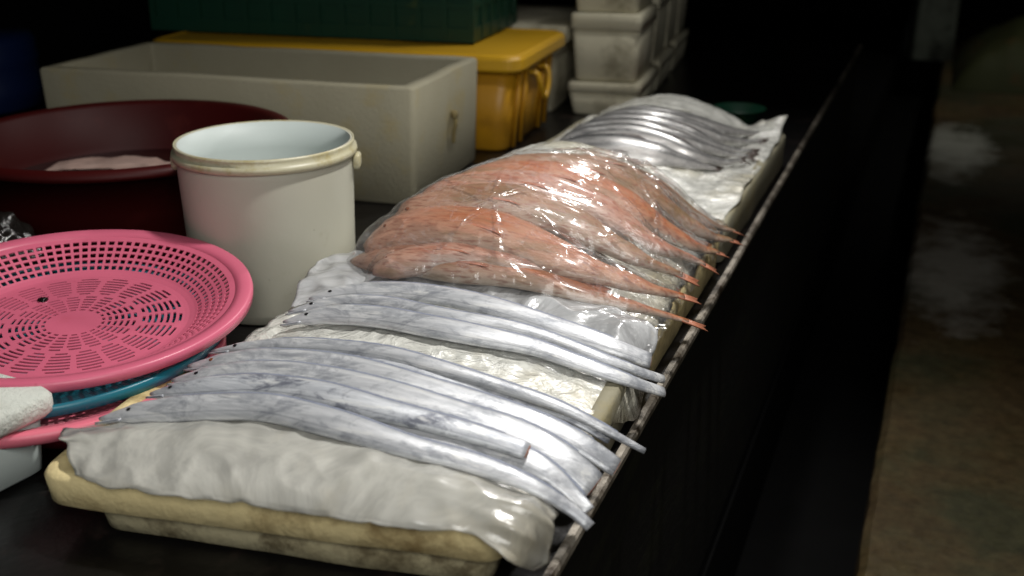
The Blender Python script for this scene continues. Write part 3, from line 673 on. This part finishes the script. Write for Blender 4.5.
# ------------------------------------------------------------------ colanders
def colander(label, loc, tiltv, mat, R=.290, depth=.045, lip=.029, rows=5, name='plastic_basket', rot=0, flat=False):
    ax = Vector((.70, -.71, 0)); tilt = math.radians(tiltv)
    mtx = Matrix.Translation(loc) @ Matrix.Rotation(tilt, 4, Vector((.71, .70, 0))) @ Matrix.Rotation(math.radians(rot), 4, 'Z')
    root = thing(name, loc, label, 'basket', 'round plastic baskets stacked at the left')
    N = 300; s = R/.29; K = []
    # (radius, z, kind of the band that follows)
    r, z = .292-lip-.011, -.0075
    K += [((.292-lip)*s, -.004, 'solid'), (r*s, z, 'solid')]
    dr = (r-.193)/rows; dz = (depth-.012)/rows
    for i in range(rows):
        K[-1] = (K[-1][0], K[-1][1], 'wall'); r -= dr*.62; z -= dz*.62; K.append((r*s, z, 'solid')); r -= dr*.38; z -= dz*.38; K.append((r*s, z, 'solid'))
    K.append((.184*s, -depth+.001, 'solid')); K.append((.176*s, -depth, 'solid'))
    r = .172
    while r > .108: K.append((r*s, -depth, 'slotA')); K.append(((r-.0048)*s, -depth, 'solid')); r -= .0098
    r -= .004
    while r > .046: K.append((r*s, -depth, 'slotB')); K.append(((r-.0050)*s, -depth, 'solid')); r -= .0100
    K.append((.030*s, -depth, 'solid'))
    bm = bmesh.new(); loops = []
    for (r_, z_, k) in K: loops.append([bm.verts.new(mtx @ Vector((r_*math.cos(2*PI*i/N), r_*math.sin(2*PI*i/N), z_))) for i in range(N)])
    for q in range(len(K)-1):
        kind = K[q][2]
        if abs(K[q][0]-K[q+1][0])+abs(K[q][1]-K[q+1][1]) < 1e-6: continue
        for i in range(N):
            hole = False
            if kind == 'wall': hole = (i % 3) != 0
            elif kind == 'slotA':
                f = (i % 15)/15; rr = K[q][0]/s; m_ = .13 if .118 < rr < .165 else .26; hole = m_ < f < 1-m_+.05
            elif kind == 'slotB':
                f = ((i+7) % 15)/15; rr = K[q][0]/s; m_ = .12 if .055 < rr < .09 else .22; hole = m_ < f < 1-m_+.05
            if not hole:
                a, b = loops[q], loops[q+1]; j = (i+1) % N; bm.faces.new((a[i], a[j], b[j], b[i]))
    bm.faces.new(loops[-1])
    for v in [v for v in bm.verts if not v.link_faces]: bm.verts.remove(v)
    o = link_mesh('basket_bowl', bm, mat, root, smooth=False); sm = o.modifiers.new('solidify', 'SOLIDIFY'); sm.thickness = .0022; sm.offset = 0
    li = .291-lip
    prof = [(li*s,-.0052),(li*s,-.0025),((li+.2855)/2*s,.001),(.2855*s,.0025),(.2895*s,.001),(.291*s,-.004),(.2905*s,-.013),(.2885*s,-.013),(.2875*s,-.004),((li+.2875)/2*s,-.0022)]
    link_mesh('rim', lathe(prof, mtx, 120, True), mat, root)
    return root
colander('large pink slotted plastic basket on top of the stack', (-1.190, 1.218, .892), 4.5, 'pink', R=.272, rot=4)
colander('teal mesh plastic basket under the pink one', (-1.208, 1.172, .856), 2.0, 'teal', R=.270, depth=.030, lip=.012, rows=8)
colander('pale pink basket at the bottom of the stack, rim showing by the hairtail snouts', (-1.176, 1.134, .836), 1.0, 'pinkl', R=.262, depth=.035, rot=3)
# a broad low crate keeps the stack off the table
bm = loft([(.30,.30,.03,0),(.32,.32,.03,.015),(.32,.32,.03,.02)], TR(-1.15, 1.16, .7505, 20)); 
tag(link_mesh('basket_stand', bm, 'red'), 'dark red plastic block underneath the stacked baskets', 'stand')

bm = blob((0,0,0), 1, seg=14)
for v in bm.verts:
    n_ = 1+.5*noise.noise(v.co*1.7); v.co = Vector((-1.288+.009*v.co.x*n_, 1.262+.007*v.co.y*n_, .8565+.005*v.co.z*n_))
tag(link_mesh('food_scrap', bm, 'black_bag'), 'tiny dark scrap stuck on the floor of the top pink basket', 'scrap')
# ------------------------------------------------------------------ white pail
bx_, by_, bz = -1.103, 1.642, .7505
KS = 1.03; KH = .302/.3135
root = thing('plastic_bucket', (bx_, by_, bz), 'scuffed white plastic bucket without a lid, beside the pink basket', 'bucket')
m_ = TR(bx_, by_, bz)
prof = [(0,.004),(.132,.004),(.137,0),(.143,.004),(.144,.02),(.147,.15),(.1505,.272),(.1505,.312),(.1465,.312),(.1455,.26),(.142,.15),(.1385,.01),(0,.009)]
prof = [(r*KS, z*KH) for r, z in prof]
o = link_mesh('body', lathe(prof, m_, 96), 'pail', root)
o.data.materials.append(M['pail_in'])
for p in o.data.polygons:                                            # inner wall is a cooler, cleaner white
    c = p.center
    if math.hypot(c.x, c.y) < .1530 and c.z > .012 and p.normal.x*c.x+p.normal.y*c.y < 0: p.material_index = 1
prof = [(.1500,.312),(.1530,.3135),(.1535,.308),(.1522,.300),(.1575,.2985),(.1585,.293),(.1575,.287),(.1525,.285),(.1502,.287)]
prof = [(r*KS, z*KH) for r, z in prof]
link_mesh('rim', lathe(prof, m_, 96, True), 'pail_rim', root)['label'] = 'yellow-stained ribbed rim'
for a in (24, 200):
    mm = m_ @ Matrix.Rotation(math.radians(a), 4, 'Z') @ Matrix.Translation((.162, 0, .262))
    bm = loft([(.010,.030,.004,-.014),(.014,.034,.005,-.009),(.014,.034,.005,.008),(.009,.028,.004,.012)], mm, n=3, k=2)
    link_mesh('handle_lug', bm, 'pail_rim', root)

# ------------------------------------------------------------------ maroon tub with water
tx, ty = -1.607, 1.868
root = thing('plastic_tub', (tx, ty, .7505), 'very wide dark maroon plastic tub holding water', 'tub')
m_ = TR(tx, ty, .7505)
prof = [(0,.006),(.25,.006),(.26,0),(.27,.008),(.315,.13),(.335,.210),(.346,.205),(.356,.209),(.358,.216),(.353,.225),(.343,.229),(.331,.227),(.323,.220),(.303,.13),(.262,.018),(0,.014)]
link_mesh('tub_body', lathe(prof, m_, 110), 'tub', root)
wm = plain('murky_tub_water', (.035,.012,.009), (.02,.008,.006), 4, .06, bstr=.25, bscale=14)
bm = lathe([(0,.112),(.295,.112),(.297,.117),(0,.117)], m_, 90); tag(link_mesh('tub_water', bm, wm), 'murky water lying in the maroon tub', 'water')
bm = bmesh.new(); G = []                                             # pale sheet floating in the tub
for i in range(61):
    row = []
    for j in range(25):
        u, w = i/60, j/24; x = -.17+.38*u; y = -.055+.11*w*(.55+.45*math.sin(PI*min(1, u+.15)))
        row.append(bm.verts.new(m_ @ (Matrix.Rotation(math.radians(20), 4, 'Z') @ Vector((x-.050, y+.115, .120+.012*(1-abs(2*noise.noise(Vector((u*5, w*3, 2)))))*math.sin(PI*u)**.5)))))
    G.append(row)
for i in range(60):
    for j in range(24): bm.faces.new((G[i][j], G[i+1][j], G[i+1][j+1], G[i][j+1]))
pm = plain('pinkish_white_plastic', (.50,.38,.33), (.30,.18,.15), 9, .3, bstr=.4, bscale=18)
o = link_mesh('plastic_sheet', bm, pm); s = o.modifiers.new('solidify', 'SOLIDIFY'); s.thickness = .001
tag(o, 'pale crumpled sheet floating on the water of the maroon tub', 'plastic sheet')

# ------------------------------------------------------------------ big white foam box
def open_box(name, label, mtx, w, d, h, wall, mat, taper=.02, group=None, cat='foam box', rims=()):
    root = thing(name, mtx.translation, label, cat, group)
    b = loft([(w-2*taper-.012, d-2*taper-.012, .012, 0), (w-2*taper, d-2*taper, .015, .006), (w-.002, d-.002, .012, h-.006), (w-.010, d-.010, .012, h),
              (w-2*wall+.006, d-2*wall+.006, .010, h), (w-2*wall, d-2*wall, .010, h-.008), (w-2*wall-taper, d-2*wall-taper, .010, .035)], mtx, wob=.0025, n=4, k=16)
    link_mesh('box_body', b, mat, root)
    return root
# corners at rim height from the layout: front right (-1.075,2.185), rotated 4.5 degrees
WA = 4.5
wm_ = TR(-1.637, 2.462, .7505, WA)
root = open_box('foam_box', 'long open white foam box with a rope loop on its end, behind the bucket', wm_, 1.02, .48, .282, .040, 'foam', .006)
hole = wm_ @ Vector((.508, .02, .165))
rb = cable([wm_ @ Vector(q) for q in ((.498,.018,.175),(.512,.018,.176),(.520,.016,.165),(.521,.012,.145),(.516,.014,.125),(.513,.017,.100))], .0055)
link_mesh('rope', rb, 'rope', root)['label'] = 'short knotted brown rope end'
bm = blob(wm_ @ Vector((.518, .016, .172)), .012, (.8, 1, 1.1)); link_mesh('rope_knot', bm, 'rope', root)

# ------------------------------------------------------------------ yellow container with green crate on top
ym = TR(-1.645, 3.015, .7505, 4.8)
root = thing('yellow_container', ym.translation, 'large covered yellow plastic container with a side handle, under the green crate', 'container')
b = loft([(1.02,.42,.04,0),(1.04,.44,.045,.01),(1.09,.49,.045,.235)], ym, n=6, k=10); link_mesh('container_body', b, 'yellow', root)
b = loft([(1.095,.495,.045,.232),(1.142,.545,.05,.234),(1.155,.558,.05,.242),(1.155,.558,.05,.268),(1.145,.548,.05,.276),(1.125,.528,.05,.282),(1.110,.513,.05,.278),(1.09,.49,.045,.277)], ym, n=6, k=10); bevel(link_mesh('cover', b, 'yellow_cover', root, smooth=False), .002)
for yy in (-.17, -.10, .10, .17):                                    # upright ribs on the end wall
    b = loft([(.012,.022,.004,.01),(.012,.022,.004,.228)], ym @ Matrix.Translation((.528, yy, 0)) @ Matrix.Rotation(math.radians(5), 4, 'Y'), n=3, k=2); link_mesh('rib', b, 'yellow', root)
b = cable([ym @ Vector(q) for q in ((.535,-.055,.205),(.566,-.055,.20),(.575,-.045,.160),(.575,0,.120),(.575,.045,.160),(.566,.055,.20),(.535,.055,.205))], .008); link_mesh('handle', b, 'yellow_cover', root)
gm = TR(-1.80, 3.14, 1.034, 5)
root = thing('green_crate', gm.translation, 'dark green slatted plastic crate on the yellow container', 'crate')
W, D, Hc = 1.04, .44, .30
b = loft([(W-.03,D-.03,.02,0),(W-.03,D-.03,.02,.014)], gm, n=3, k=4); link_mesh('crate_base', b, 'green', root, smooth=False)
def side(b, length, mt):
    n = int(length/.075); 
    for z0, z1 in ((.0,.04),(.095,.112),(.165,.182),(.235,.30)): box(b, -length/2, length/2, -.006, .006, z0, z1, mt)
    for i in range(n+1):
        x = -length/2+length*i/n; box(b, x-.009, x+.009, -.0085, .0085, 0, Hc, mt)
    box(b, -length/2+.01, length/2-.01, .0, .004, .03, .24, mt)
for (ln, dx, dy, r_) in ((W, 0, -D/2, 0), (W, 0, D/2, 180), (D, W/2, 0, 90), (D, -W/2, 0, 270)):
    b = bmesh.new(); side(b, ln-.0, gm @ Matrix.Translation((dx, dy, 0)) @ Matrix.Rotation(math.radians(r_), 4, 'Z')); link_mesh('crate_side', b, 'green', root, smooth=False)

# ------------------------------------------------------------------ foam boxes stacked behind
def closed_box(label, x, y, z, w, d, h, rot, lid=.05, mat='foam_back', group='foam boxes stacked at the back of the table'):
    mt = TR(x, y, z, rot); root = thing('foam_box', mt.translation, label, 'foam box', group)
    hb = h-lid
    b = loft([(w-.04,d-.04,.02,0),(w-.03,d-.03,.022,.006),(w-.01,d-.01,.022,hb-.003),(w-.02,d-.02,.022,hb)], mt, wob=.003, n=4, k=8); link_mesh('box_body', b, mat, root)
    if lid:
        b = loft([(w-.03,d-.03,.02,hb+.001),(w,d,.022,hb+.004),(w,d,.022,h-.006),(w-.012,d-.012,.02,h)], mt, wob=.003, n=4, k=8); link_mesh('lid', b, mat, root)
    return root
def at(rx, ry, w, d, rot):            # centre of a box from its front right corner
    a = math.radians(rot); return rx+(-w/2)*math.cos(a)-(d/2)*math.sin(a), ry+(-w/2)*math.sin(a)+(d/2)*math.cos(a)
x, y = at(-1.150, 3.40, .60, .42, 5.6); closed_box('foam box directly behind the yellow container, under the overhanging slab', x, y, .7505, .60, .42, .225, 5.6, 0.045)
x, y = at(-1.115, 3.40, .72, .55, 5.6)
b = loft([(.70,.53,.02,0),(.72,.55,.022,.006),(.72,.55,.022,.052),(.70,.53,.02,.058)], TR(x, y, .9775, 5.6), wob=.004, n=4, k=8)
tag(link_mesh('foam_slab', b, 'foam_back'), 'flat foam slab lying across the box behind the yellow container', 'foam slab')
# lower row, then the rows above it, running away along the table
rowr = 5.7; dxy = lambda s: (-.875-s*math.sin(math.radians(rowr)), 3.42+s*math.cos(math.radians(rowr)))
low = [('low grey foam box nearest in the bottom row of the stack', 0, .43), ('low grey foam box in the middle of the bottom row', .445, .43), ('low grey foam box at the far end of the bottom row', .89, .43)]
for lb, s, d in low:
    X, Y = dxy(s); x, y = at(X, Y, .24, d, rowr); closed_box(lb, x, y, .7505, .24, d, .108+.012*s, rowr, .035)
up_ = [('tall foam box with a bright corner, nearest in the upper row of the stack', 0, .36, .215, .0), ('foam box behind the bright-cornered one in the upper row', .375, .32, .235, .006), ('third foam box of the upper row', .71, .30, .23, .009), ('farthest foam box of the upper row', 1.025, .29, .235, .012)]
for k, (lb, s, d, h, dz) in enumerate(up_):
    X, Y = dxy(s); x, y = at(X-.004, Y, .23, d, rowr); closed_box(lb, x, y, .862+dz, .23, d, h, rowr, .055)
    closed_box('top layer ' + ('foam box over the bright-cornered one', 'foam box second along the stack', 'foam box third along the stack', 'foam box at the far end of the stack')[k], x, y, .864+dz+h, .23, d-.005, .20, rowr, .05)

# ------------------------------------------------------------------ small things
# foam lid corner at the left edge of the view
fm_ = TR(-1.185, .905, .835, -8)
b = loft([(.30,.20,.012,0),(.315,.215,.018,.008),(.315,.215,.018,.026),(.305,.205,.018,.034)], fm_, wob=.006, n=6, k=40)
tag(link_mesh('foam_slab', b, 'foam_white'), 'crumbling white foam slab with a rounded corner at the left edge', 'foam slab')
b = loft([(.26,.17,.012,0),(.285,.195,.018,.010),(.295,.205,.018,.080),(.27,.18,.015,.083)], TR(-1.19, .90, .7505, -8), wob=.002, n=6, k=20)
tag(link_mesh('plastic_container', b, 'pail_in'), 'smooth white container under the crumbling foam slab', 'container')
# blue drum behind, far left
root = thing('blue_drum', (-3.00, 2.80, .7505), 'dark blue plastic drum left of the long white foam box', 'drum')
m_ = TR(-3.00, 2.80, .7505)
link_mesh('drum_body', lathe([(0,.004),(.19,.004),(.20,.012),(.205,.05),(.212,.07),(.205,.09),(.205,.15),(.212,.17),(.205,.19),(.205,.225),(.19,.245),(.0,.25)], m_, 64), 'blue', root)
link_mesh('drum_cap', lathe([(0,.272),(.05,.272),(.055,.265),(.055,.251),(0,.251)], m_, 32), 'blue', root)
# black wet bag between tub and baskets
bm = bmesh.new(); bmesh.ops.create_icosphere(bm, subdivisions=5, radius=1)
for v in bm.verts:
    p = v.co.copy(); r_ = 1+.22*noise.noise(p*2.1)+.10*(1-abs(2*noise.noise(p*5)))
    v.co = Vector((-1.585+.11*p.x*r_, 1.425+.075*p.y*r_, max(.7515, .825+.10*p.z*r_)))
tag(link_mesh('black_bag', bm, 'black_bag'), 'crumpled black wet plastic bag between the maroon tub and the pink basket', 'bag')
# far small containers
def small_bowl(x, y, r, h, mat, label):
    root = link_mesh('plastic_bowl', lathe([(0,.004),(r*.62,.0),(r*.66,.006),(r*.93,h-.006),(r,h-.004),(r,h),(r*.9,h),(r*.6,.012),(0,.010)], TR(x, y, .7505), 48), mat)
    tag(root, label, 'bowl', 'small bowls behind the far tray')
small_bowl(-.745, 3.42, .075, .055, 'red', 'small dark red plastic bowl behind the grey fish')
small_bowl(-.57, 3.50, .085, .045, 'green', 'small dark green plastic bowl behind the grey fish')

# ------------------------------------------------------------------ light
def lamp(loc, energy, color, target, size, blend, radius, label, shade=True):
    l = bpy.data.lights.new('lamp_light', 'SPOT'); l.energy = energy; l.color = color; l.spot_size = math.radians(size); l.spot_blend = blend; l.shadow_soft_size = radius
    o = bpy.data.objects.new('lamp_light', l); C.objects.link(o); o.location = loc
    o.rotation_euler = (Vector(target)-Vector(loc)).to_track_quat('-Z', 'Y').to_euler(); return o
lamp((-.20, 1.66, 2.5), 118, (1, .975, .94), (-.6, 1.45, .85), 104, 1.0, .06, '')
lamp((-.5, 3.35, 2.45), 75, (1, .975, .94), (-.55, 2.4, .85), 96, 1.0, .06, '')
lamp((1.3, 8.2, 3.1), 60, (1, .98, .88), (.5, 8.2, 0), 90, 1.0, .10, '')  # added weak spot, lifts the far aisle floor, heap and post
a = bpy.data.lights.new('front_fill', 'AREA'); a.shape = 'RECTANGLE'; a.size = 1.4; a.size_y = 1.0; a.energy = 29; a.color = (1, .985, .94)
o = bpy.data.objects.new('front_fill', a); C.objects.link(o); o.location = (.5, -.5, 2.3)  # added soft fill, brightens the faces turned towards the camera
o.rotation_euler = (Vector((-1.0, 2.4, .8))-Vector(o.location)).to_track_quat('-Z', 'Y').to_euler()
w = bpy.data.worlds.new('dim_hall'); bpy.context.scene.world = w; w.use_nodes = True
w.node_tree.nodes['Background'].inputs[0].default_value = (.55, .6, .65, 1); w.node_tree.nodes['Background'].inputs[1].default_value = .12

# ------------------------------------------------------------------ camera
cd = bpy.data.cameras.new('camera'); cam = bpy.data.objects.new('camera', cd); C.objects.link(cam)
cd.sensor_width = 36; cd.lens = 1100/1024*36; cd.clip_start = .05
cam.location = (0, 0, 1.5); cam.rotation_euler = (math.radians(90-20.8), 0, math.radians(21))
cd.dof.use_dof = True; cd.dof.focus_distance = 1.62; cd.dof.aperture_fstop = 3.2
sc = bpy.context.scene; sc.camera = cam
sc.view_settings.view_transform = 'Standard'; sc.view_settings.look = 'None'; sc.view_settings.exposure = 0; sc.view_settings.gamma = 1
sc.view_settings.use_curve_mapping = False
sc.cycles.transparent_max_bounces = 16
